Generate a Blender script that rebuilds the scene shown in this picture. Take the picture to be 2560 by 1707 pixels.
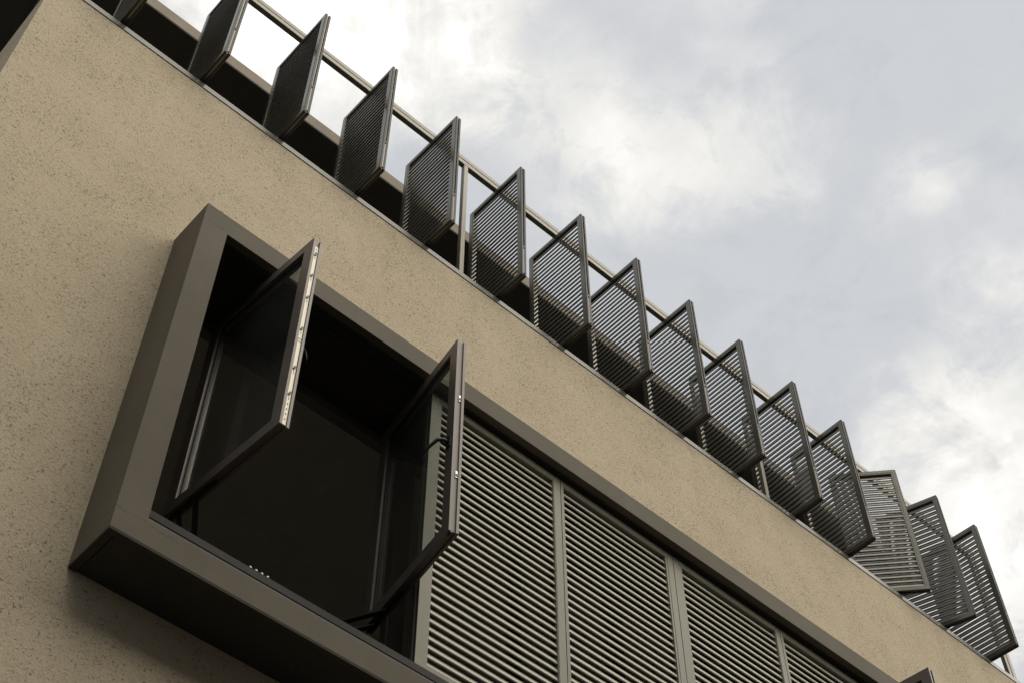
import bpy, math, random
from mathutils import Vector
random.seed(7)
R = math.radians
sc = bpy.context.scene
for o in list(bpy.data.objects): bpy.data.objects.remove(o)
col = sc.collection

# ------------------------------------------------------------------ camera
cd = bpy.data.cameras.new('camera'); cam = bpy.data.objects.new('camera', cd); col.objects.link(cam)
cd.sensor_width = 36; cd.lens = 51.94; cd.clip_start = 0.05; cd.clip_end = 2000
cam.location = (0, -4.5, 1.6); cam.rotation_euler = (R(90 + 52.61), 0, R(-42.19))
sc.camera = cam

# ------------------------------------------------------------------ light
SUN_EL, SUN_AZ = 50.0, 152.0            # azimuth clockwise from +Y (the wall faces 180)
sd = bpy.data.lights.new('sun', 'SUN'); sun = bpy.data.objects.new('sun', sd); col.objects.link(sun)
sd.energy = 3.1; sd.angle = R(78); sd.color = (1.0, 0.91, 0.77)
sdir = Vector((math.sin(R(SUN_AZ)) * math.cos(R(SUN_EL)), math.cos(R(SUN_AZ)) * math.cos(R(SUN_EL)), math.sin(R(SUN_EL))))
sun.rotation_euler = (-sdir).to_track_quat('-Z', 'Y').to_euler()
sun.location = sdir * 40

w = bpy.data.worlds.new('World'); sc.world = w; w.use_nodes = True
nt = w.node_tree; nt.nodes.clear()
def wn(t, **k):
    n = nt.nodes.new(t)
    for a, b in k.items(): setattr(n, a, b)
    return n
def wl(a, b): nt.links.new(a, b)
def wmath(op, a, b=None, clamp=False):
    n = wn('ShaderNodeMath', operation=op, use_clamp=clamp)
    for i, v in enumerate((a, b)):
        if v is None: continue
        if isinstance(v, (int, float)): n.inputs[i].default_value = v
        else: wl(v, n.inputs[i])
    return n.outputs[0]
wo = wn('ShaderNodeOutputWorld'); bg = wn('ShaderNodeBackground'); wl(bg.outputs[0], wo.inputs[0])
sky = wn('ShaderNodeTexSky', sky_type='NISHITA', sun_disc=False)
sky.sun_elevation = R(SUN_EL); sky.sun_rotation = R(SUN_AZ); sky.air_density = 1.0; sky.dust_density = 3.0
tc = wn('ShaderNodeTexCoord'); sp = wn('ShaderNodeSeparateXYZ'); wl(tc.outputs['Generated'], sp.inputs[0])
zz = wmath('ADD', wmath('MAXIMUM', sp.outputs[2], 0.02), 0.15)
cp = wn('ShaderNodeCombineXYZ'); wl(wmath('DIVIDE', sp.outputs[0], zz), cp.inputs[0]); wl(wmath('DIVIDE', sp.outputs[1], zz), cp.inputs[1])
def wnoise(scale, detail, rough, off, dist=0.0):
    m = wn('ShaderNodeMapping'); m.inputs[1].default_value = off; wl(cp.outputs[0], m.inputs[0])
    n = wn('ShaderNodeTexNoise'); n.inputs['Scale'].default_value = scale; n.inputs['Detail'].default_value = detail
    n.inputs['Roughness'].default_value = rough; n.inputs['Distortion'].default_value = dist; wl(m.outputs[0], n.inputs['Vector']); return n
warp = wnoise(7.0, 3, 0.5, (3.1, 1.7, 0.4)); warp2 = wnoise(24.0, 5, 0.6, (1.3, 6.2, 0.9))
wv0 = wn('ShaderNodeVectorMath', operation='MULTIPLY_ADD'); wl(warp.outputs['Color'], wv0.inputs[0]); wv0.inputs[1].default_value = (0.11, 0.11, 0); wl(cp.outputs[0], wv0.inputs[2])
wv = wn('ShaderNodeVectorMath', operation='MULTIPLY_ADD'); wl(warp2.outputs['Color'], wv.inputs[0]); wv.inputs[1].default_value = (0.045, 0.045, 0); wl(wv0.outputs[0], wv.inputs[2])
fine = wnoise(15.0, 13, 0.64, (5.3, 2.2, 1.0), 0.55)
wisp = wnoise(9.0, 12, 0.62, (2.9, 8.8, 3.0), 1.3)
big = wnoise(3.2, 10, 0.62, (0.63, 4.1, 0.0), 0.25)
cov = wmath('MULTIPLY', wmath('SUBTRACT', big.outputs['Fac'], 0.47), 2.4, clamp=True)
fz = wmath('MULTIPLY', wmath('SUBTRACT', fine.outputs['Fac'], 0.5), 2.6)
wz = wmath('MULTIPLY', wmath('SUBTRACT', wisp.outputs['Fac'], 0.5), 2.4)
curl = wnoise(38.0, 10, 0.66, (7.7, 0.3, 2.0), 0.9)
fz = wmath('ADD', fz, wmath('MULTIPLY', wmath('SUBTRACT', curl.outputs['Fac'], 0.5), 0.8))
# cloud banks that stand in this part of the sky (x, y on the cloud layer, radius x, radius y, density)
BANKS = [(0.25, 0.42, 0.100, 0.100, 1.55), (0.435, 0.42, 0.090, 0.060, 0.50), (0.515, 0.35, 0.055, 0.032, 0.42), (0.49, 0.40, 0.055, 0.045, 0.40), (0.35, 0.44, 0.022, 0.038, 0.42),
         (0.62, 0.272, 0.034, 0.036, 0.36), (0.825, 0.39, 0.090, 0.075, 0.85), (0.94, 0.46, 0.08, 0.07, 0.85), (0.745, 0.285, 0.055, 0.045, 0.42), (0.42, 0.275, 0.045, 0.030, 0.40), (0.50, 0.31, 0.05, 0.03, 0.25)]
tot = None
for bx, by, rx, ry, am in BANKS:
    s = wn('ShaderNodeVectorMath', operation='SUBTRACT'); wl(wv.outputs[0], s.inputs[0]); s.inputs[1].default_value = (bx, by, 0)
    m = wn('ShaderNodeVectorMath', operation='MULTIPLY'); wl(s.outputs[0], m.inputs[0]); m.inputs[1].default_value = (1 / rx, 1 / ry, 0)
    l = wn('ShaderNodeVectorMath', operation='LENGTH'); wl(m.outputs[0], l.inputs[0])
    mr = wn('ShaderNodeMapRange', interpolation_type='SMOOTHSTEP'); wl(l.outputs['Value'], mr.inputs[0])
    mr.inputs[1].default_value = 1.45; mr.inputs[2].default_value = 0.15; mr.inputs[3].default_value = 0; mr.inputs[4].default_value = am
    tot = mr.outputs[0] if tot is None else wmath('ADD', tot, mr.outputs[0])
tot = wmath('ADD', wmath('MULTIPLY', cov, 0.40), tot)
det = wmath('ADD', wmath('MULTIPLY', fz, 0.58), wmath('MULTIPLY', wz, 0.55))
dens = wmath('ADD', wmath('MULTIPLY', tot, 0.80), wmath('MULTIPLY', det, wmath('ADD', wmath('MULTIPLY', wmath('MINIMUM', tot, 0.8), 1.0), 0.20)))
fil = wmath('POWER', wmath('SUBTRACT', 1.0, wmath('MULTIPLY', wmath('ABSOLUTE', wmath('ADD', wz, wmath('MULTIPLY', fz, 0.35))), 1.5), clamp=True), 3.0)
dens = wmath('ADD', dens, wmath('MULTIPLY', wmath('MULTIPLY', fil, wmath('ADD', wmath('MULTIPLY', wmath('MINIMUM', tot, 0.7), 0.45), 0.10)), 0.42))
dens = wmath('MULTIPLY', wmath('ADD', dens, 0.04), 0.72)
cr = wn('ShaderNodeValToRGB'); wl(dens, cr.inputs[0]); e = cr.color_ramp.elements
e[0].position = 0.0; e[0].color = (0.612, 0.631, 0.656, 1); e[1].position = 1.0; e[1].color = (1.55, 1.50, 1.42, 1)
x = e.new(0.16); x.color = (0.705, 0.715, 0.730, 1); x = e.new(0.42); x.color = (0.90, 0.888, 0.850, 1); x = e.new(0.66); x.color = (1.06, 1.04, 0.99, 1)
mixc = wn('ShaderNodeMix', data_type='RGBA'); mixc.inputs['Factor'].default_value = 0.93
skm = wn('ShaderNodeVectorMath', operation='SCALE'); wl(sky.outputs[0], skm.inputs[0]); skm.inputs['Scale'].default_value = 0.12
wl(skm.outputs[0], mixc.inputs['A']); wl(cr.outputs[0], mixc.inputs['B'])
wl(mixc.outputs['Result'], bg.inputs[0]); bg.inputs[1].default_value = 1.0

vs = sc.view_settings; vs.view_transform = 'Standard'; vs.look = 'None'; vs.gamma = 1.0; vs.exposure = 0.0; vs.use_curve_mapping = False
sc.render.engine = 'CYCLES'; sc.cycles.max_bounces = 8; sc.cycles.transparent_max_bounces = 12
sc.render.resolution_x = 1024; sc.render.resolution_y = 682

# ------------------------------------------------------------------ helpers
def tag(o, label=None, cat=None, group=None, kind=None):
    for k, v in (('label', label), ('category', cat), ('group', group), ('kind', kind)):
        if v: o[k] = v
    return o
def empty(name, loc=(0, 0, 0), rz=0.0, parent=None):
    o = bpy.data.objects.new(name, None); col.objects.link(o); o.location = loc; o.rotation_euler = (0, 0, rz)
    o.empty_display_size = 0.1; o.parent = parent; return o
class MB:
    def __init__(s): s.v = []; s.f = []; s.sm = []
    def add(s, vs, fs, smooth=False):
        b = len(s.v); s.v += [tuple(p) for p in vs]
        for f in fs: s.f.append([i + b for i in f]); s.sm.append(smooth)
        return s
    def box(s, x0, x1, y0, y1, z0, z1, skip=()):
        v = [(x0, y0, z0), (x1, y0, z0), (x1, y1, z0), (x0, y1, z0), (x0, y0, z1), (x1, y0, z1), (x1, y1, z1), (x0, y1, z1)]
        F = dict(b=[0, 3, 2, 1], t=[4, 5, 6, 7], f=[0, 1, 5, 4], r=[1, 2, 6, 5], k=[2, 3, 7, 6], l=[3, 0, 4, 7])
        return s.add(v, [F[k] for k in F if k not in skip])
    def bbox(s, x0, x1, y0, y1, z0, z1, c):
        # box with chamfered long edges in every direction (24 corners)
        v = []; idx = {}
        X = (x0, x1); Y = (y0, y1); Z = (z0, z1)
        for i in (0, 1):
            for j in (0, 1):
                for k in (0, 1):
                    p = (X[i], Y[j], Z[k]); d = ((1, -1)[i] * c, (1, -1)[j] * c, (1, -1)[k] * c)
                    for a in range(3):
                        q = [p[t] + (d[t] if t != a else 0) for t in range(3)]
                        idx[i, j, k, a] = len(v); v.append(q)
        f = []
        for a in range(3):
            b_, c_ = (a + 1) % 3, (a + 2) % 3
            for side in (0, 1):
                loop = []
                for (m, n) in ((0, 0), (1, 0), (1, 1), (0, 1)):
                    t = [0, 0, 0]; t[a] = side; t[b_] = m; t[c_] = n; loop.append(idx[t[0], t[1], t[2], a])
                f.append(loop if side else loop[::-1])
        for a in range(3):                                   # edges parallel to axis a
            b_, c_ = (a + 1) % 3, (a + 2) % 3
            for m in (0, 1):
                for n in (0, 1):
                    t0 = [0, 0, 0]; t0[b_] = m; t0[c_] = n; t1 = list(t0); t1[a] = 1
                    q = [idx[(*t0, b_)], idx[(*t1, b_)], idx[(*t1, c_)], idx[(*t0, c_)]]
                    f.append(q if (m ^ n) else q[::-1])
        for i in (0, 1):
            for j in (0, 1):
                for k in (0, 1):
                    q = [idx[i, j, k, 0], idx[i, j, k, 1], idx[i, j, k, 2]]
                    f.append(q if (i + j + k) % 2 else q[::-1])
        return s.add(v, f)
    def ring(s, x0, x1, y0, y1, z0, z1, l, r, b, t, rad=0.0, seg=3):
        # rectangular ring in the YZ plane, x0..x1 thick; insets l (at y0), r (at y1), b, t; outer corners rounded by rad
        cor = [(y0, z0, 180), (y1, z0, 270), (y1, z1, 0), (y0, z1, 90)]
        inn = [(y0 + l, z0 + b), (y1 - r, z0 + b), (y1 - r, z1 - t), (y0 + l, z1 - t)]
        out = []
        for cy, cz, a0 in cor:
            ys = 1 if cy == y0 else -1; zs = 1 if cz == z0 else -1
            if rad <= 0: out.append([(cy, cz)]); continue
            oy, oz = cy + ys * rad, cz + zs * rad
            out.append([(oy + rad * math.cos(R(a0 + 90 * i / seg)), oz + rad * math.sin(R(a0 + 90 * i / seg))) for i in range(seg + 1)])
        vs, fs = [], []
        n = sum(len(c) for c in out); start = []; c0 = 0
        for c in out: start.append(c0); c0 += len(c)
        flat = [p for c in out for p in c]
        for xx in (x0, x1):
            vs += [(xx, p[0], p[1]) for p in flat] + [(xx, p[0], p[1]) for p in inn]
        M = n + 4
        for i in range(n): fs.append([i, (i + 1) % n, M + (i + 1) % n, M + i])
        for i in range(4): j = (i + 1) % 4; fs.append([n + j, n + i, M + n + i, M + n + j])
        for ci in range(4):
            st = start[ci]; ln = len(out[ci]); nx = start[(ci + 1) % 4]
            for k in range(ln - 1):
                fs.append([st + k + 1, st + k, n + ci]); fs.append([M + st + k, M + st + k + 1, M + n + ci])
            last = st + ln - 1
            fs.append([nx, last, n + ci, n + (ci + 1) % 4]); fs.append([M + last, M + nx, M + n + (ci + 1) % 4, M + n + ci])
        return s.add(vs, fs)
    def prism_y(s, prof, y0, y1, smooth=True):
        n = len(prof); vs = [(p[0], y0, p[1]) for p in prof] + [(p[0], y1, p[1]) for p in prof]
        s.add(vs, [[i, i + n, (i + 1) % n + n, (i + 1) % n] for i in range(n)], smooth)
        s.add(vs, [list(range(n)), list(range(2 * n - 1, n - 1, -1))]); return s
    def prism_x(s, prof, x0, x1, smooth=False):
        n = len(prof); vs = [(x0, p[0], p[1]) for p in prof] + [(x1, p[0], p[1]) for p in prof]
        s.add(vs, [[i, (i + 1) % n, (i + 1) % n + n, i + n] for i in range(n)], smooth)
        b = len(s.v) - 2 * n
        s.f.append([b + i for i in range(n - 1, -1, -1)]); s.sm.append(False); s.f.append([b + n + i for i in range(n)]); s.sm.append(False); return s
    def tube(s, pts, rad, n=8):
        pts = [Vector(p) for p in pts]; rings = []
        for i, p in enumerate(pts):
            d = (pts[min(i + 1, len(pts) - 1)] - pts[max(i - 1, 0)]).normalized()
            u = d.cross(Vector((0.31, 0.17, 0.93))).normalized(); v = d.cross(u)
            r = rad[i] if isinstance(rad, (list, tuple)) else rad
            rings.append([p + u * r * math.cos(2 * math.pi * k / n) + v * r * math.sin(2 * math.pi * k / n) for k in range(n)])
        vs = [q for r in rings for q in r]; fs = []
        for i in range(len(pts) - 1):
            for k in range(n): fs.append([i * n + k, i * n + (k + 1) % n, (i + 1) * n + (k + 1) % n, (i + 1) * n + k])
        fs.append(list(range(n - 1, -1, -1))); fs.append([(len(pts) - 1) * n + k for k in range(n)])
        return s.add(vs, fs, True)
    def bar(s, a, b, w, h):
        a, b = Vector(a), Vector(b); d = (b - a).normalized(); u = Vector((0, 0, 1)).cross(d)
        u = u.normalized() if u.length > 1e-4 else Vector((1, 0, 0)); v = d.cross(u); c = []
        for p in (a, b):
            for i, j in ((-1, -1), (1, -1), (1, 1), (-1, 1)): c.append(p + u * w / 2 * i + v * h / 2 * j)
        return s.add(c, [[0, 3, 2, 1], [4, 5, 6, 7], [0, 1, 5, 4], [1, 2, 6, 5], [2, 3, 7, 6], [3, 0, 4, 7]])
    def mesh(s, name, mat=None):
        me = bpy.data.meshes.new(name); me.from_pydata(s.v, [], s.f); me.validate()
        if len(me.polygons) == len(s.sm): me.polygons.foreach_set('use_smooth', s.sm)
        if mat: me.materials.append(mat)
        me.update(); return me
    def build(s, name, mat, parent=None, loc=(0, 0, 0), rz=0.0):
        return put(name, s.mesh(name, mat), parent, loc, rz)
def put(name, me, parent=None, loc=(0, 0, 0), rz=0.0, scale=(1, 1, 1)):
    o = bpy.data.objects.new(name, me); col.objects.link(o); o.location = loc; o.rotation_euler = (0, 0, rz); o.scale = scale; o.parent = parent; return o

# ------------------------------------------------------------------ materials
class Mat:
    def __init__(s, name):
        s.m = bpy.data.materials.new(name); s.m.use_nodes = True; s.t = s.m.node_tree; s.b = s.t.nodes['Principled BSDF']
        s.tc = s.t.nodes.new('ShaderNodeTexCoord')
    def n(s, t, **k):
        q = s.t.nodes.new(t)
        for a, b in k.items(): setattr(q, a, b)
        return q
    def l(s, a, b): s.t.links.new(a, b)
    def noise(s, scale, detail=4, rough=0.55, vec=None, stretch=None, dist=0):
        q = s.n('ShaderNodeTexNoise'); q.inputs['Scale'].default_value = scale; q.inputs['Detail'].default_value = detail
        q.inputs['Roughness'].default_value = rough; q.inputs['Distortion'].default_value = dist
        v = vec or s.tc.outputs['Object']
        if stretch:
            mp = s.n('ShaderNodeMapping'); mp.inputs['Scale'].default_value = stretch; s.l(v, mp.inputs[0]); v = mp.outputs[0]
        s.l(v, q.inputs['Vector']); return q.outputs['Fac']
    def ramp(s, fac, pts):
        q = s.n('ShaderNodeValToRGB'); s.l(fac, q.inputs[0]); e = q.color_ramp.elements
        e[0].position, e[0].color = pts[0][0], (*pts[0][1], 1) if len(pts[0][1]) == 3 else pts[0][1]
        e[1].position, e[1].color = pts[-1][0], (*pts[-1][1], 1)
        for p, c in pts[1:-1]: z = e.new(p); z.color = (*c, 1)
        return q.outputs[0]
    def math(s, op, a, b=None, clamp=False):
        q = s.n('ShaderNodeMath', operation=op, use_clamp=clamp)
        for i, v in enumerate((a, b)):
            if v is None: continue
            if isinstance(v, (int, float)): q.inputs[i].default_value = v
            else: s.l(v, q.inputs[i])
        return q.outputs[0]
    def mix(s, fac, a, b, blend='MIX'):
        q = s.n('ShaderNodeMix', data_type='RGBA', blend_type=blend)
        for k, v in (('Factor', fac), ('A', a), ('B', b)):
            i = q.inputs[k]
            if isinstance(v, (int, float)): i.default_value = v
            elif isinstance(v, tuple): i.default_value = (*v, 1)
            else: s.l(v, i)
        return q.outputs['Result']
    def bump(s, h, strength, dist):
        q = s.n('ShaderNodeBump'); q.inputs['Strength'].default_value = strength; q.inputs['Distance'].default_value = dist
        s.l(h, q.inputs['Height']); s.l(q.outputs[0], s.b.inputs['Normal']); return q
    def set(s, **k):
        for a, v in k.items():
            i = s.b.inputs[a.replace('_', ' ')]
            if isinstance(v, (int, float)): i.default_value = v
            elif isinstance(v, tuple): i.default_value = (*v, 1)
            else: s.l(v, i)
        return s

# rough-cast beige render: crumbs and short pits, blotchy float marks
S = Mat('stucco'); pos = S.n('ShaderNodeNewGeometry').outputs['Position']
blot = S.noise(1.1, 6, 0.6, pos); fin = S.noise(160, 3, 0.6, pos)
wob = S.n('ShaderNodeVectorMath', operation='MULTIPLY_ADD'); S.l(S.n('ShaderNodeTexNoise').outputs['Color'], wob.inputs[0])
wn_ = [q for q in S.t.nodes if q.type == 'TEX_NOISE'][-1]; wn_.inputs['Scale'].default_value = 26; S.l(pos, wn_.inputs['Vector'])
wob.inputs[1].default_value = (0.05, 0.05, 0.05); S.l(pos, wob.inputs[2])
pit1 = S.noise(98, 3.0, 0.62, wob.outputs[0], (0.68, 1, 1.2)); pit2 = S.noise(165, 2.5, 0.6, wob.outputs[0], (0.6, 1, 1.3))
density = S.noise(3.2, 4, 0.6, pos)
thr = S.math('ADD', S.math('MULTIPLY', density, 0.15), 0.512)
p1 = S.math('MULTIPLY', S.math('SUBTRACT', pit1, thr), 13, True); p2 = S.math('MULTIPLY', S.math('SUBTRACT', pit2, S.math('ADD', thr, 0.01)), 10, True)
pits = S.math('MAXIMUM', p1, S.math('MULTIPLY', p2, 0.75))
base = S.ramp(blot, [(0.25, (0.472, 0.405, 0.292)), (0.75, (0.560, 0.486, 0.357))])
strk = S.noise(1.0, 6, 0.65, pos, (5.5, 5.5, 0.35)); szz = S.n('ShaderNodeSeparateXYZ'); S.l(pos, szz.inputs[0])
runz = S.math('MULTIPLY', S.math('SUBTRACT', szz.outputs[2], 8.9), 1.0, True)
base = S.mix(S.math('MULTIPLY', S.math('MULTIPLY', S.math('SUBTRACT', strk, 0.47, True), 3.0, True), S.math('ADD', S.math('MULTIPLY', runz, 0.30), 0.10)), base, (0.33, 0.275, 0.19))
base = S.mix(S.math('MULTIPLY', fin, 0.28), base, (0.47, 0.385, 0.255))
S.set(Base_Color=S.mix(S.math('MULTIPLY', pits, 0.80), base, (0.17, 0.13, 0.075)), Roughness=0.93, Specular_IOR_Level=0.2)  # pits darkened in colour for grime and for the shade inside them
h = S.math('ADD', S.math('MULTIPLY', pits, -1.0), S.math('ADD', S.math('MULTIPLY', S.noise(55, 4, 0.6, pos), 0.8), S.math('MULTIPLY', S.noise(7, 3, 0.5, pos), 1.2)))
S.bump(h, 0.50, 0.010); M_stucco = S.m

# smooth painted render of the projecting surround, hairline cracks and runs
S = Mat('surround_paint'); pos = S.n('ShaderNodeNewGeometry').outputs['Position']
sx = S.n('ShaderNodeSeparateXYZ'); S.l(pos, sx.inputs[0])
mott = S.noise(2.3, 6, 0.62, pos); run = S.noise(1.0, 5, 0.6, pos, (7, 7, 0.7))
b0 = S.ramp(mott, [(0.28, (0.090, 0.077, 0.054)), (0.72, (0.118, 0.102, 0.073))])
b0 = S.mix(S.math('MULTIPLY', S.math('SUBTRACT', run, 0.5, True), 0.9), b0, (0.15, 0.13, 0.095))
wav = S.math('MULTIPLY', S.math('SUBTRACT', S.noise(7, 5, 0.7, pos), 0.5), 0.10)
def crack(z0, slope, x0, x1):
    d = S.math('ABSOLUTE', S.math('SUBTRACT', sx.outputs[2], S.math('ADD', S.math('ADD', S.math('MULTIPLY', sx.outputs[0], slope), z0), wav)))
    k = S.math('LESS_THAN', d, 0.0022)
    return S.math('MULTIPLY', k, S.math('MULTIPLY', S.math('GREATER_THAN', sx.outputs[0], x0), S.math('LESS_THAN', sx.outputs[0], x1)))
jn = None
for jx in (2.62, 4.40, 6.18):
    q_ = S.math('MULTIPLY', S.math('LESS_THAN', S.math('ABSOLUTE', S.math('SUBTRACT', sx.outputs[0], jx)), 0.0016), 0.55); jn = q_ if jn is None else S.math('MAXIMUM', jn, q_)
ck = S.math('MAXIMUM', crack(6.08, -0.055, 1.5, 1.93), crack(7.98, 0.10, 1.5, 1.75))
ck = S.math('MAXIMUM', ck, jn)
b0 = S.mix(S.math('MULTIPLY', ck, 0.6), b0, (0.04, 0.035, 0.03))
S.set(Base_Color=b0, Roughness=0.75, Specular_IOR_Level=0.3); S.bump(S.math('ADD', S.noise(120, 3, 0.6, pos), S.math('MULTIPLY', S.noise(9, 3, 0.5, pos), 2.0)), 0.25, 0.002); M_surr = S.m

def paint(name, c0, c1, rough, metal=0.0, scale=3.0, bump=0.06, spec=0.5):
    S = Mat(name); pos = S.n('ShaderNodeNewGeometry').outputs['Position']
    n1 = S.noise(scale, 6, 0.65, pos); n2 = S.noise(scale * 14, 3, 0.6, pos, (1, 1, 0.35))
    c = S.ramp(n1, [(0.3, c0), (0.7, c1)]); c = S.mix(S.math('MULTIPLY', S.math('SUBTRACT', n2, 0.55, True), 0.9), c, tuple(min(1, q * 1.5 + 0.02) for q in c1))
    rr = S.math('ADD', S.math('MULTIPLY', n1, 0.22), rough - 0.11)
    S.set(Base_Color=c, Roughness=rr, Metallic=metal, Specular_IOR_Level=spec)
    if bump: S.bump(S.noise(380, 2, 0.5, pos), bump, 0.001)
    return S.m
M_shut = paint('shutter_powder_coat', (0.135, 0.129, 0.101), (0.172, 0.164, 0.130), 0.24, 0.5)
M_slat1 = paint('slat_powder_coat_lit', (0.175, 0.168, 0.136), (0.215, 0.206, 0.170), 0.30, 0.3)  # frame coat lightened, standing in for sky light on the tilted slats
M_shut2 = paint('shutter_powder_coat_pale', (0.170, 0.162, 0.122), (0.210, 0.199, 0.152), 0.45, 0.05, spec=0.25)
M_slat2 = paint('slat_powder_coat_pale_lit', (0.315, 0.300, 0.242), (0.370, 0.353, 0.290), 0.42, 0.1)  # lighter than its frame coat: sky light on the slats put into colour
M_gask = paint('rubber_gasket', (0.012, 0.012, 0.011), (0.022, 0.021, 0.019), 0.6)
M_beam = paint('frame_aluminium', (0.205, 0.190, 0.150), (0.255, 0.237, 0.190), 0.42, 0.1, spec=0.4)
M_case = paint('casement_bronze', (0.105, 0.090, 0.078), (0.150, 0.130, 0.115), 0.40, 0.2)
M_strip = paint('lock_strip_cream', (0.66, 0.61, 0.47), (0.76, 0.71, 0.57), 0.35, 0.1, 14)
M_steel = paint('bright_steel', (0.50, 0.49, 0.45), (0.66, 0.65, 0.60), 0.28, 0.9, 20)
M_black = paint('black_plastic', (0.010, 0.010, 0.010), (0.020, 0.019, 0.018), 0.45)
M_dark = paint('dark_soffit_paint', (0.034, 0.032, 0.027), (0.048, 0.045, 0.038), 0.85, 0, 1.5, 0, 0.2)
M_roofd = paint('roof_soffit_board', (0.075, 0.07, 0.06), (0.10, 0.093, 0.08), 0.8, 0, 1.5, 0, 0.2)
M_cope = paint('coping_steel', (0.11, 0.107, 0.092), (0.15, 0.146, 0.128), 0.26, 0.0, 2.0, 0.03, 0.35)
M_track = paint('track_aluminium', (0.024, 0.024, 0.020), (0.036, 0.035, 0.029), 0.55, 0.0, 4, 0.06, 0.12)
M_fasc = paint('roof_edge_render', (0.205, 0.178, 0.140), (0.300, 0.262, 0.210), 0.85, 0, 4.0, 0.2, 0.2)
M_room = paint('room_plaster', (0.56, 0.535, 0.48), (0.62, 0.595, 0.54), 0.9, 0, 0.8, 0, 0.1)
M_floor = paint('terrace_tile', (0.22, 0.20, 0.17), (0.28, 0.26, 0.22), 0.8, 0, 2)
S = Mat('asphalt'); S.set(Base_Color=S.ramp(S.noise(0.7, 8, 0.7), [(0.3, (0.05, 0.048, 0.045)), (0.7, (0.085, 0.08, 0.074))]), Roughness=0.95); S.bump(S.noise(90, 3), 0.4, 0.006); M_asph = S.m
S = Mat('window_glass'); t = S.t; out = t.nodes['Material Output']; t.nodes.remove(S.b)
tr = S.n('ShaderNodeBsdfTransparent'); tr.inputs[0].default_value = (0.86, 0.88, 0.86, 1); gl = S.n('ShaderNodeBsdfGlossy'); gl.inputs['Roughness'].default_value = 0.015
fr = S.n('ShaderNodeLayerWeight'); fr.inputs[0].default_value = 0.5; mx = S.n('ShaderNodeMixShader'); S.l(S.math('ADD', S.math('MULTIPLY', S.math('POWER', fr.outputs['Facing'], 5.0), 0.9), 0.045), mx.inputs[0]); S.l(tr.outputs[0], mx.inputs[1]); S.l(gl.outputs[0], mx.inputs[2]); 
df = S.n('ShaderNodeBsdfDiffuse'); df.inputs[0].default_value = (0.42, 0.42, 0.38, 1); m2 = S.n('ShaderNodeMixShader')
S.l(S.math('MULTIPLY', S.ramp(S.noise(3.0, 6, 0.65), [(0.25, (0.25, 0.25, 0.25)), (0.8, (1, 1, 1))]), 0.040), m2.inputs[0]); S.l(mx.outputs[0], m2.inputs[1]); S.l(df.outputs[0], m2.inputs[2]); S.l(m2.outputs[0], out.inputs[0]); M_glass = S.m

# ------------------------------------------------------------------ ground
g = MB().add([(-400, -400, 0), (400, -400, 0), (400, 400, 0), (-400, 400, 0)], [[0, 1, 2, 3]]).build('ground', M_asph); tag(g, kind='structure')

# ------------------------------------------------------------------ building across the narrow street, at the viewer's back
M_opp = paint('opposite_render', (0.16, 0.145, 0.12), (0.22, 0.20, 0.165), 0.9, 0, 0.6, 0.2, 0.2)
OB = empty('opposite_building', (-8, -10, 0)); ob = (8, 10, 0)
tag(OB, 'plain grey-brown building across the street, behind the viewer', 'building')
MB().box(-9, 22, -20, -10, 0, 11.7).build('wall', M_opp, OB, ob)
MB().bbox(-9.15, 22.15, -20.1, -9.85, 11.7, 11.85, 0.02).build('coping', M_asph, OB, ob)
for fl in range(3):
    for k in range(9):
        x = -7.4 + k * 3.3; wf_ = MB().bbox(x, x + 1.7, -9.998, -9.93, 1.1 + fl * 3.6, 2.9 + fl * 3.6, 0.01).build('window', M_case, OB, ob)
        MB().box(x + 0.1, x + 1.6, -9.929, -9.922, 1.2 + fl * 3.6, 2.8 + fl * 3.6).build('pane', M_black, wf_)

# ------------------------------------------------------------------ building
XL, XR, ZT = 0.425, 9.99, 9.855         # wall ends, wall top
FY = -0.315                             # front of the projecting surround
OX0, OX1, OZ0, OZ1 = 1.615, 8.95, 5.854, 8.287
IX0, IX1, IZ0, IZ1 = 1.766, 8.80, 6.004, 8.137
B = empty('building', (XL, 0, 0)); bl = (-XL, 0, 0)
tag(B, 'beige rough-rendered building with grey roof edge set back behind the shutters', 'building')
def wall_hole(x0, x1, z0, z1, hx0, hx1, hz0, hz1, y0, y1):
    m = MB(); X = [x0, hx0, hx1, x1]; Z = [z0, hz0, hz1, z1]; v = []; f = []
    for yy in (y0, y1):
        for zz_ in Z:
            for xx in X: v.append((xx, yy, zz_))
    for j in range(3):
        for i in range(3):
            if i == 1 and j == 1: continue
            a = j * 4 + i; f.append([a, a + 1, a + 5, a + 4]); f.append([16 + a, 16 + a + 4, 16 + a + 5, 16 + a + 1])
    per = [0, 1, 2, 3, 7, 11, 15, 14, 13, 12, 8, 4]
    for i in range(12): a, b = per[i], per[(i + 1) % 12]; f.append([b, a, 16 + a, 16 + b])
    hp = [5, 6, 10, 9]
    for i in range(4): a, b = hp[i], hp[(i + 1) % 4]; f.append([a, b, 16 + b, 16 + a])
    return m.add(v, f)
wall_hole(XL, XR, 0, ZT, IX0 - 0.05, IX1 + 0.05, IZ0 - 0.05, IZ1 + 0.05, 0, 0.22).build('wall', M_stucco, B, bl)
MB().box(XL, XL + 0.22, 0.22, 6.0, 0, ZT).build('side_wall', M_stucco, B, bl)
MB().box(XR - 0.22, XR, 0.22, 6.0, 0, ZT).build('side_wall', M_stucco, B, bl)
MB().box(XL, XR, 6.0, 6.2, 0, 11.5).build('back_wall', M_room, B, bl)
MB().box(XL + 0.22, XR - 0.22, 0.22, 6.0, 8.62, 8.85).build('terrace_floor', M_floor, B, bl)
MB().box(XL + 0.23, XR - 0.23, 0.31, 3.3, 8.55, 8.615).build('room_ceiling', M_room, B, bl)
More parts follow.
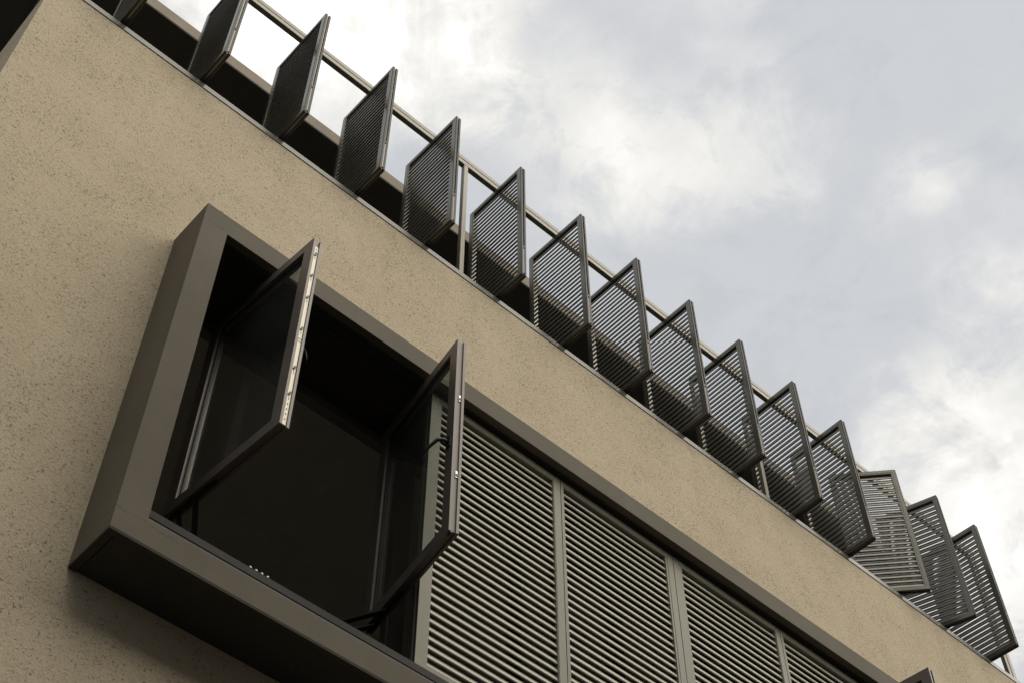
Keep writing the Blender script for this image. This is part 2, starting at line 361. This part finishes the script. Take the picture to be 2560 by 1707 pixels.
MB().box(XL + 0.22, XR - 0.22, 0.22, 6.0, 5.45, 5.6).build('room_floor', M_room, B, bl)
MB().box(XL + 0.22, XR - 0.22, 3.3, 3.45, 5.6, 8.62).build('room_wall', M_room, B, bl)
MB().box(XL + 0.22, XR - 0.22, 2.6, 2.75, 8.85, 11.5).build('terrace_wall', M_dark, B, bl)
# roof slab over the terrace: dark boarded soffit, rendered edge
rf = MB().bbox(-2.4, 10.05, 0.604, 6.4, 11.507, 11.645, 0.006).build('roof', M_fasc, B, bl)
MB().box(-2.4, 10.05, 0.607, 6.4, 11.5, 11.506).build('soffit', M_roofd, rf)

# glossy steel strip that caps the parapet
MB().bbox(XL - 0.005, XR + 0.004, -0.006, 0.235, ZT + 0.001, ZT + 0.052, 0.0025).build('coping', M_cope, B, bl)

# ------------------------------------------------------------------ terrace frame that carries the pivoting shutters
T = empty('shutter_frame', (XL, 0.045, ZT + 0.052)); tl = (-XL, -0.045, -ZT - 0.052)
tag(T, 'pale grey metal post and beam frame standing on the parapet above the wall', 'frame')
BZ0, BZ1 = 11.383, 11.492
def profile_beam(x0, x1, name):
    MB().bbox(x0, x1, 0.024, 0.064, BZ0 + 0.058, BZ1, 0.003).build(name, M_beam, T, tl)
    MB().bbox(x0, x1, 0.024, 0.064, BZ0, BZ0 + 0.051, 0.003).build(name, M_beam, T, tl)
    MB().box(x0 + 0.004, x1 - 0.004, 0.031, 0.058, BZ0 + 0.047, BZ0 + 0.062).build('groove', M_gask, T, tl)
profile_beam(0.43, 9.985, 'beam')
for px_ in (0.452, 3.611, 6.763): MB().bbox(px_, px_ + 0.040, 0.024, 0.060, ZT + 0.0525, BZ0 - 0.001, 0.003).build('post', M_beam, T, tl)
MB().bbox(9.886, 9.926, 0.024, 0.060, ZT + 0.0525, BZ0 - 0.001, 0.003).build('post', M_beam, T, tl)
MB().bbox(9.934, 9.985, 0.022, 0.062, ZT + 0.0525, BZ0 - 0.001, 0.003).build('post', M_beam, T, tl)
MB().box(9.924, 9.936, 0.031, 0.057, ZT + 0.0525, BZ0 - 0.002).build('groove', M_gask, T, tl)

# ------------------------------------------------------------------ louvred leaves
def slat_mesh(name, chord, thick, tilt, mat, n=12):
    prof = []
    for i in range(n):
        a = 2 * math.pi * i / n; u = chord / 2 * math.copysign(abs(math.cos(a)) ** 0.8, math.cos(a)); v = thick / 2 * math.copysign(abs(math.sin(a)) ** 0.9, math.sin(a))
        c, s = math.cos(R(tilt)), math.sin(R(tilt)); prof.append((u * c - v * s, u * s + v * c))
    return MB().prism_y(prof, -0.5, 0.5).mesh(name, mat)
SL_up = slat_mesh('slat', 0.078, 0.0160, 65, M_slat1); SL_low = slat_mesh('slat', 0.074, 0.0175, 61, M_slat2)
PW, PH, PT = 0.590, 1.437, 0.046
def leaf_meshes(W, H, Tk, l, r, b, t, bl_, br_, bb, bt, mat, rad=0.010, gq=0.0045):
    """frame of two flanges on a recessed core, a loose bead ring inside it, gasket lines round the edge"""
    y0, y1 = -W / 2, W / 2
    f = MB(); q = gq
    f.ring(-Tk / 2, -Tk / 2 + 0.014, y0 + q, y1 - q, q, H - q, l - q, r - q, b - q, t - q, rad)
    f.ring(Tk / 2 - 0.014, Tk / 2, y0 + q, y1 - q, q, H - q, l - q, r - q, b - q, t - q, rad)
    core = MB().ring(-Tk / 2 + 0.0162, Tk / 2 - 0.0162, y0 + 0.008, y1 - 0.008, 0.008, H - 0.008, l - 0.008, r - 0.008, b - 0.008, t - 0.008, 0.006)
    gk = MB()
    for a in (-Tk / 2 + 0.0018, Tk / 2 - 0.0168): gk.ring(a, a + 0.015, y0, y1, 0, H, q + 0.003, q + 0.003, q + 0.003, q + 0.003, rad + 0.002)
    bead = MB().ring(-Tk / 2 + 0.002, Tk / 2 - 0.002, y0 + l + 0.0015, y1 - r - 0.0015, b + 0.0015, H - t - 0.0015, bl_, br_, bb, bt)
    return (f.mesh('frame', mat), core.mesh('edge_core', mat), gk.mesh('gasket', M_gask), bead.mesh('bead', mat))
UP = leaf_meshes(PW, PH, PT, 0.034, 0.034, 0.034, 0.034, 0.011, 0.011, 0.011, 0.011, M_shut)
bolt_me = MB().bbox(-0.007, 0.007, -0.004, 0.004, 0.03, 0.33, 0.002).mesh('flush_bolt', M_beam)
knob_me = MB().bbox(-0.008, 0.008, -0.006, 0.004, 0.34, 0.366, 0.003).mesh('bolt_slot', M_black)
pin_me = MB().tube([(0, 0, 0), (0, 0, 1)], 0.009, 8).mesh('pivot_pin', M_steel)
NS = 25
ORD = ['first', 'second', 'third', 'fourth', 'fifth', 'sixth', 'seventh', 'eighth', 'ninth', 'tenth', 'eleventh', 'twelfth', 'thirteenth', 'fourteenth', 'fifteenth']
LEAF = [(0.8640, 0), (1.4476, 0.2), (2.060, 0), (2.678, 0), (3.284, 0.4), (3.933, 0), (4.562, 0.8), (5.178, 0), (5.790, 0), (6.394, -0.8), (7.056, -1.0), (7.692, -0.6), (8.298, 41.8), (8.930, 16.8), (9.556, 2.4)]
LAB = {0: 'leftmost pivoting louvre shutter, cut off at the top edge of the photo', 1: 'second louvre shutter from the left, its top cut off by the photo edge',
       4: 'dark louvre shutter standing just left of the first pale post', 5: 'dark louvre shutter standing just right of the first pale post',
       12: 'louvre shutter turned widest, showing its broad slats nearly level', 13: 'half-turned louvre shutter second from the right end',
       14: 'last louvre shutter at the far right end beside the corner post'}
for i, (lx, ang) in enumerate(LEAF):
    o = empty('louvre_shutter', (lx + PT / 2, 0.034, 9.93), R(ang))
    tag(o, LAB.get(i, f'dark grey louvre shutter on edge, {ORD[i]} from the left on the parapet'), 'shutter', 'pivoting louvre shutters along the parapet')
    fr_ = put('frame', UP[0], o)
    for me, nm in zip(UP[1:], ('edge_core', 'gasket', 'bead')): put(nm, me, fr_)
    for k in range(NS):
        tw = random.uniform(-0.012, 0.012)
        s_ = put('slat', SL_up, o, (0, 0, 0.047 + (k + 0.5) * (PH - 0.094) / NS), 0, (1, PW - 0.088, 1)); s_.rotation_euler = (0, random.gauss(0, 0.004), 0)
    fb = put('flush_bolt', bolt_me, o, (0, -PW / 2 + 0.006, 0)); put('bolt_slot', knob_me, fb)
    put('pivot_pin', pin_me, o, (0, 0, -0.0235), 0, (1, 1, 0.03)); put('pivot_pin', pin_me, o, (0, 0, PH - 0.006), 0, (1, 1, 0.0225))

# ------------------------------------------------------------------ projecting surround
Q = empty('window_surround', (OX0, 0, OZ0)); ql = (-OX0, 0, -OZ0)
tag(Q, 'deep grey-brown rendered window surround boxed out from the beige wall', 'window surround')
def xz_ring(x0, x1, z0, z1, i0, i1, k0, k1, y0, y1, m=None):
    m = m or MB(); v = []; f = []
    for yy in (y0, y1): v += [(x0, yy, z0), (x1, yy, z0), (x1, yy, z1), (x0, yy, z1), (i0, yy, k0), (i1, yy, k0), (i1, yy, k1), (i0, yy, k1)]
    for i in range(4):
        j = (i + 1) % 4
        f += [[i, j, 4 + j, 4 + i], [8 + j, 8 + i, 12 + i, 12 + j], [j, i, 8 + i, 8 + j], [4 + i, 4 + j, 12 + j, 12 + i]]
    return m.add(v, f)
xz_ring(OX0, OX1, OZ0 + 0.014, OZ1, IX0, IX1, IZ0, IZ1, FY, 0.001).build('frame', M_surr, Q, ql)
# lip that runs round the underside, so that the soffit panel lies recessed
m = MB(); m.box(OX0 + 0.0005, OX1 - 0.0005, FY + 0.0005, FY + 0.038, OZ0, OZ0 + 0.0139); m.box(OX0 + 0.0005, OX0 + 0.038, FY + 0.038, -0.001, OZ0, OZ0 + 0.0139)
m.build('drip_lip', M_dark, Q, ql)
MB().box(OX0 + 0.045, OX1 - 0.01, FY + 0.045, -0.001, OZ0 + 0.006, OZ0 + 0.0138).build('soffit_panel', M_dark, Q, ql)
# dark lining of the reveal through the wall
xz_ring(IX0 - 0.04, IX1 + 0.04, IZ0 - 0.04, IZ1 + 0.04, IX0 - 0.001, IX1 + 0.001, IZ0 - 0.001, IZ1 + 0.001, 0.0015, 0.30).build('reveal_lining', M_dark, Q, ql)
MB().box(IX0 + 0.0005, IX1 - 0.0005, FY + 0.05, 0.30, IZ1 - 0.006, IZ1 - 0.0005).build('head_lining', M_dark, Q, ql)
m = MB(); m.bbox(IX0 + 0.002, IX1 - 0.002, -0.253, -0.243, IZ1 - 0.020, IZ1 - 0.0062, 0.001); m.bbox(IX0 + 0.002, IX1 - 0.002, -0.196, -0.186, IZ1 - 0.020, IZ1 - 0.0062, 0.001)
m.build('top_track', M_track, Q, ql)
MB().box(IX0 + 0.003, IX1 - 0.003, -0.268, -0.206, IZ0 + 0.0005, 6.0615).build('gap_shade', M_black, Q, ql)  # black box standing in for the shade in the gap below the track
m = MB(); m.bbox(IX0 + 0.002, IX1 - 0.002, -0.272, -0.205, 6.062, 6.098, 0.003); m.bbox(IX0 + 0.002, IX1 - 0.002, -0.262, -0.208, 6.0982, 6.118, 0.002)
m.build('bottom_track', M_track, Q, ql)
for k in range(4): MB().bbox(2.30 + k * 0.031, 2.311 + k * 0.031, -0.2615, -0.252, 6.1182, 6.126, 0.0008).build('track_clip', M_strip, Q, ql)

# ------------------------------------------------------------------ closed shutter panels in the surround
SZ0, SZ1, STK = 6.122, 8.114, 0.055
PAN = [(3.250, 4.2485, 0.050, 0.054, 0.025, 0.004, 'leftmost closed louvre panel, half hidden behind the open bronze window'),
       (4.2515, 5.209, 0.018, 0.050, 0.006, 0.016, 'second closed louvre panel from the left, between the single and double uprights'),
       (5.212, 6.2075, 0.050, 0.044, 0.025, 0.004, 'third closed louvre panel from the left, right of the double upright'),
       (6.2105, 7.12, 0.020, 0.050, 0.006, 0.016, 'rightmost closed louvre panel, cut off by the bottom edge of the photo')]
for k, (x0, x1, l, r, bl_, br_, lab) in enumerate(PAN):
    W = x1 - x0; H = SZ1 - SZ0
    o = empty('closed_shutter', ((x0 + x1) / 2, -0.24 + STK / 2, SZ0), R(90))
    tag(o, lab, 'shutter', 'closed louvre panels in the window surround')
    # local -y is the world's right-hand end, local -x faces the street
    ms = leaf_meshes(W, H, STK, r, l, 0.04, 0.045, br_, bl_, 0.006, 0.006, M_shut2, 0.002, 0.0012)
    fr_ = put('frame', ms[0], o)
    for me, nm in zip(ms[1:], ('edge_core', 'gasket', 'bead')): put(nm, me, fr_)
    n = 34; z0, z1 = 0.047, H - 0.052; L = W - l - r - bl_ - br_ + 0.002; cy = ((r + br_) - (l + bl_)) / 2
    for j in range(n):
        s_ = put('slat', SL_low, o, (0, cy, z0 + (j + 0.5) * (z1 - z0) / n), 0, (1, L, 1)); s_.rotation_euler = (0, random.gauss(0, 0.004), 0)
    if k in (0, 2):
        for dz in (0.03, 0.075):
            MB().tube([(-STK / 2 - 0.0025, W / 2 - 0.044, H - dz), (-STK / 2 + 0.002, W / 2 - 0.044, H - dz)], 0.0045, 8).build('screw', M_steel, o)

# ------------------------------------------------------------------ fixed window frame behind the surround
Wf = empty('window_frame', (IX0, 0.25, IZ0)); wl_ = (-IX0, -0.25, -IZ0)
tag(Wf, 'dark bronze fixed window frame deep inside the grey surround', 'window frame')
WY0, WY1, WZ0, WZ1 = 0.222, 0.285, 6.50, 8.128
MB().bbox(IX0 + 0.004, IX1 - 0.004, WY0, WY1, 8.055, WZ1, 0.003).build('head', M_case, Wf, wl_)
MB().bbox(IX0 + 0.004, IX1 - 0.004, WY0, WY1, WZ0, 6.60, 0.003).build('sill', M_case, Wf, wl_)
MB().box(IX0 + 0.004, IX1 - 0.004, WY0, WY1, IZ0 + 0.003, WZ0 - 0.0005).build('sub_sill', M_dark, Wf, wl_)
for x0, x1 in ((IX0 + 0.006, 1.832), (3.41, 3.52), (5.10, 5.21), (6.79, 6.90), (8.70, IX1 - 0.006)):
    MB().bbox(x0, x1, WY0 + 0.001, WY1 - 0.001, 6.6005, 8.0545, 0.003).build('mullion', M_case, Wf, wl_)
for x0, x1 in ((3.5205, 5.0995), (5.2105, 6.7895)):
    MB().box(x0, x1, 0.250, 0.256, 6.601, 8.054).build('pane', M_glass, Wf, wl_)
    MB().bbox((x0 + x1) / 2 - 0.05, (x0 + x1) / 2 + 0.05, 0.230, 0.249, 6.601, 8.054, 0.003).build('meeting_stile', M_case, Wf, wl_)

# ------------------------------------------------------------------ open bronze casements
CW, CH, CT = 0.840, 1.490, 0.056
def casement_meshes():
    f = MB(); f.ring(0, 0.015, -CW, 0, 0, CH, 0.072, 0.072, 0.072, 0.066, 0.003, 1)
    f.ring(0.041, CT, -CW, 0, 0, CH, 0.060, 0.060, 0.060, 0.056, 0.003, 1)
    c = MB().ring(0.0152, 0.0408, -CW + 0.009, -0.009, 0.009, CH - 0.009, 0.050, 0.050, 0.050, 0.046)
    p = MB().box(0.025, 0.031, -CW + 0.060, -0.060, 0.060, CH - 0.056)
    b = MB().ring(0.0155, 0.0245, -CW + 0.0725, -0.0725, 0.0725, CH - 0.0665, 0.012, 0.012, 0.012, 0.012)
    k = MB().bbox(0.021, 0.024, -CW - 0.0015, -CW + 0.0005, 0.0, CH, 0.0004)
    return dict(frame=f.mesh('frame', M_case), edge_core=c.mesh('edge_core', M_case), pane=p.mesh('pane', M_glass), bead=b.mesh('bead', M_gask))
CM = casement_meshes()
def casement(hx, hy, ang, lab, kind):
    o = empty('casement_window', (hx, hy, 6.61), R(ang)); tag(o, lab, 'window', 'open bronze casement windows')
    fr_ = put('frame', CM['frame'], o); put('edge_core', CM['edge_core'], fr_); put('bead', CM['bead'], fr_); put('pane', CM['pane'], o)
    ye = -CW + 0.009
    if kind == 'strip':
        ls = MB().bbox(0.0165, 0.0395, ye - 0.004, ye + 0.001, 0.012, CH - 0.06, 0.001).build('lock_strip', M_strip, o)
        for z in (0.05, 0.085, 0.12, 0.155, CH - 0.085, CH - 0.11, CH - 0.135): MB().bbox(0.025, 0.031, ye - 0.0055, ye - 0.0035, z - 0.004, z + 0.004, 0.0005).build('screw_hole', M_black, ls)
        for z in (0.23, 0.42, 0.72, 0.98, 1.17, 1.36):
            MB().bar((0.024, ye - 0.006, z - 0.012), (0.032, ye - 0.006, z + 0.012), 0.006, 0.011).build('lock_cam', M_black, ls)
            for q in (0.028, 0.040): MB().bbox(0.026, 0.030, ye - 0.0055, ye - 0.0035, z - 0.003 - q, z + 0.003 - q, 0.0005).build('screw_hole', M_black, ls)
        for z in (0.62, 0.64): MB().bbox(0.0165, 0.0395, ye - 0.0055, ye - 0.0035, z - 0.0015, z + 0.0015, 0.0005).build('strip_joint', M_black, ls)
        MB().tube([(CT, -CW + 0.035, 0.64), (CT + 0.022, -CW + 0.035, 0.64), (CT + 0.036, -CW + 0.033, 0.625), (CT + 0.044, -CW + 0.030, 0.59), (CT + 0.046, -CW + 0.03, 0.56)], [0.006, 0.006, 0.005, 0.004, 0.003]).build('handle', M_track, o)
    elif kind == 'keep':
        for z in (0.41, 1.00):
            lk = MB().bbox(0.026, 0.038, ye - 0.005, ye + 0.001, z - 0.024, z + 0.024, 0.001).build('lock_keep', M_steel, o)
            MB().bbox(0.028, 0.036, ye - 0.0065, ye - 0.0045, z - 0.017, z + 0.004, 0.0005).build('keep_slot', M_black, lk)
        MB().tube([(0.0, -CW + 0.04, 0.66), (-0.03, -CW + 0.045, 0.672), (-0.06, -CW + 0.06, 0.665), (-0.085, -CW + 0.10, 0.63), (-0.098, -CW + 0.15, 0.585)], [0.011, 0.012, 0.011, 0.009, 0.005]).build('handle', M_black, o)
        MB().bbox(-0.006, -0.0003, -CW + 0.02, -CW + 0.06, 0.62, 0.71, 0.002).build('handle_plate', M_black, o)
        MB().bbox(0.010, 0.016, -CW - 0.0, -CW + 0.03, -0.012, -0.0005, 0.001).build('corner_clip', M_gask, o)
    sgn = 1 if ang > 0 else -1
    for z in (-0.010, CH + 0.010):
        MB().bar((0.03, -0.215, z), (0.03 + sgn * 0.15, -0.012, z), 0.028, 0.012).build('stay_arm', M_black, o)
        MB().bar((0.03, -0.09, z + math.copysign(0.0075, z)), (0.03 + sgn * 0.075, 0.0, z + math.copysign(0.0075, z)), 0.026, 0.010).build('stay_arm', M_black, o)
        MB().bar((0.03, -0.36, z * 0.3 if z < 0 else CH + 0.003), (0.03, -0.01, z * 0.3 if z < 0 else CH + 0.003), 0.020, 0.005).build('stay_plate', M_track, o)
    return o
casement(2.052, 0.205, 3.7, 'left open bronze window with a pale lock strip down its edge', 'strip')
casement(3.238, 0.196, -9.4, 'right open bronze window with black handle and two metal keeps', 'keep')
casement(7.155, 0.176, 4.2, 'open bronze window corner poking up at the bottom right', 'plain')
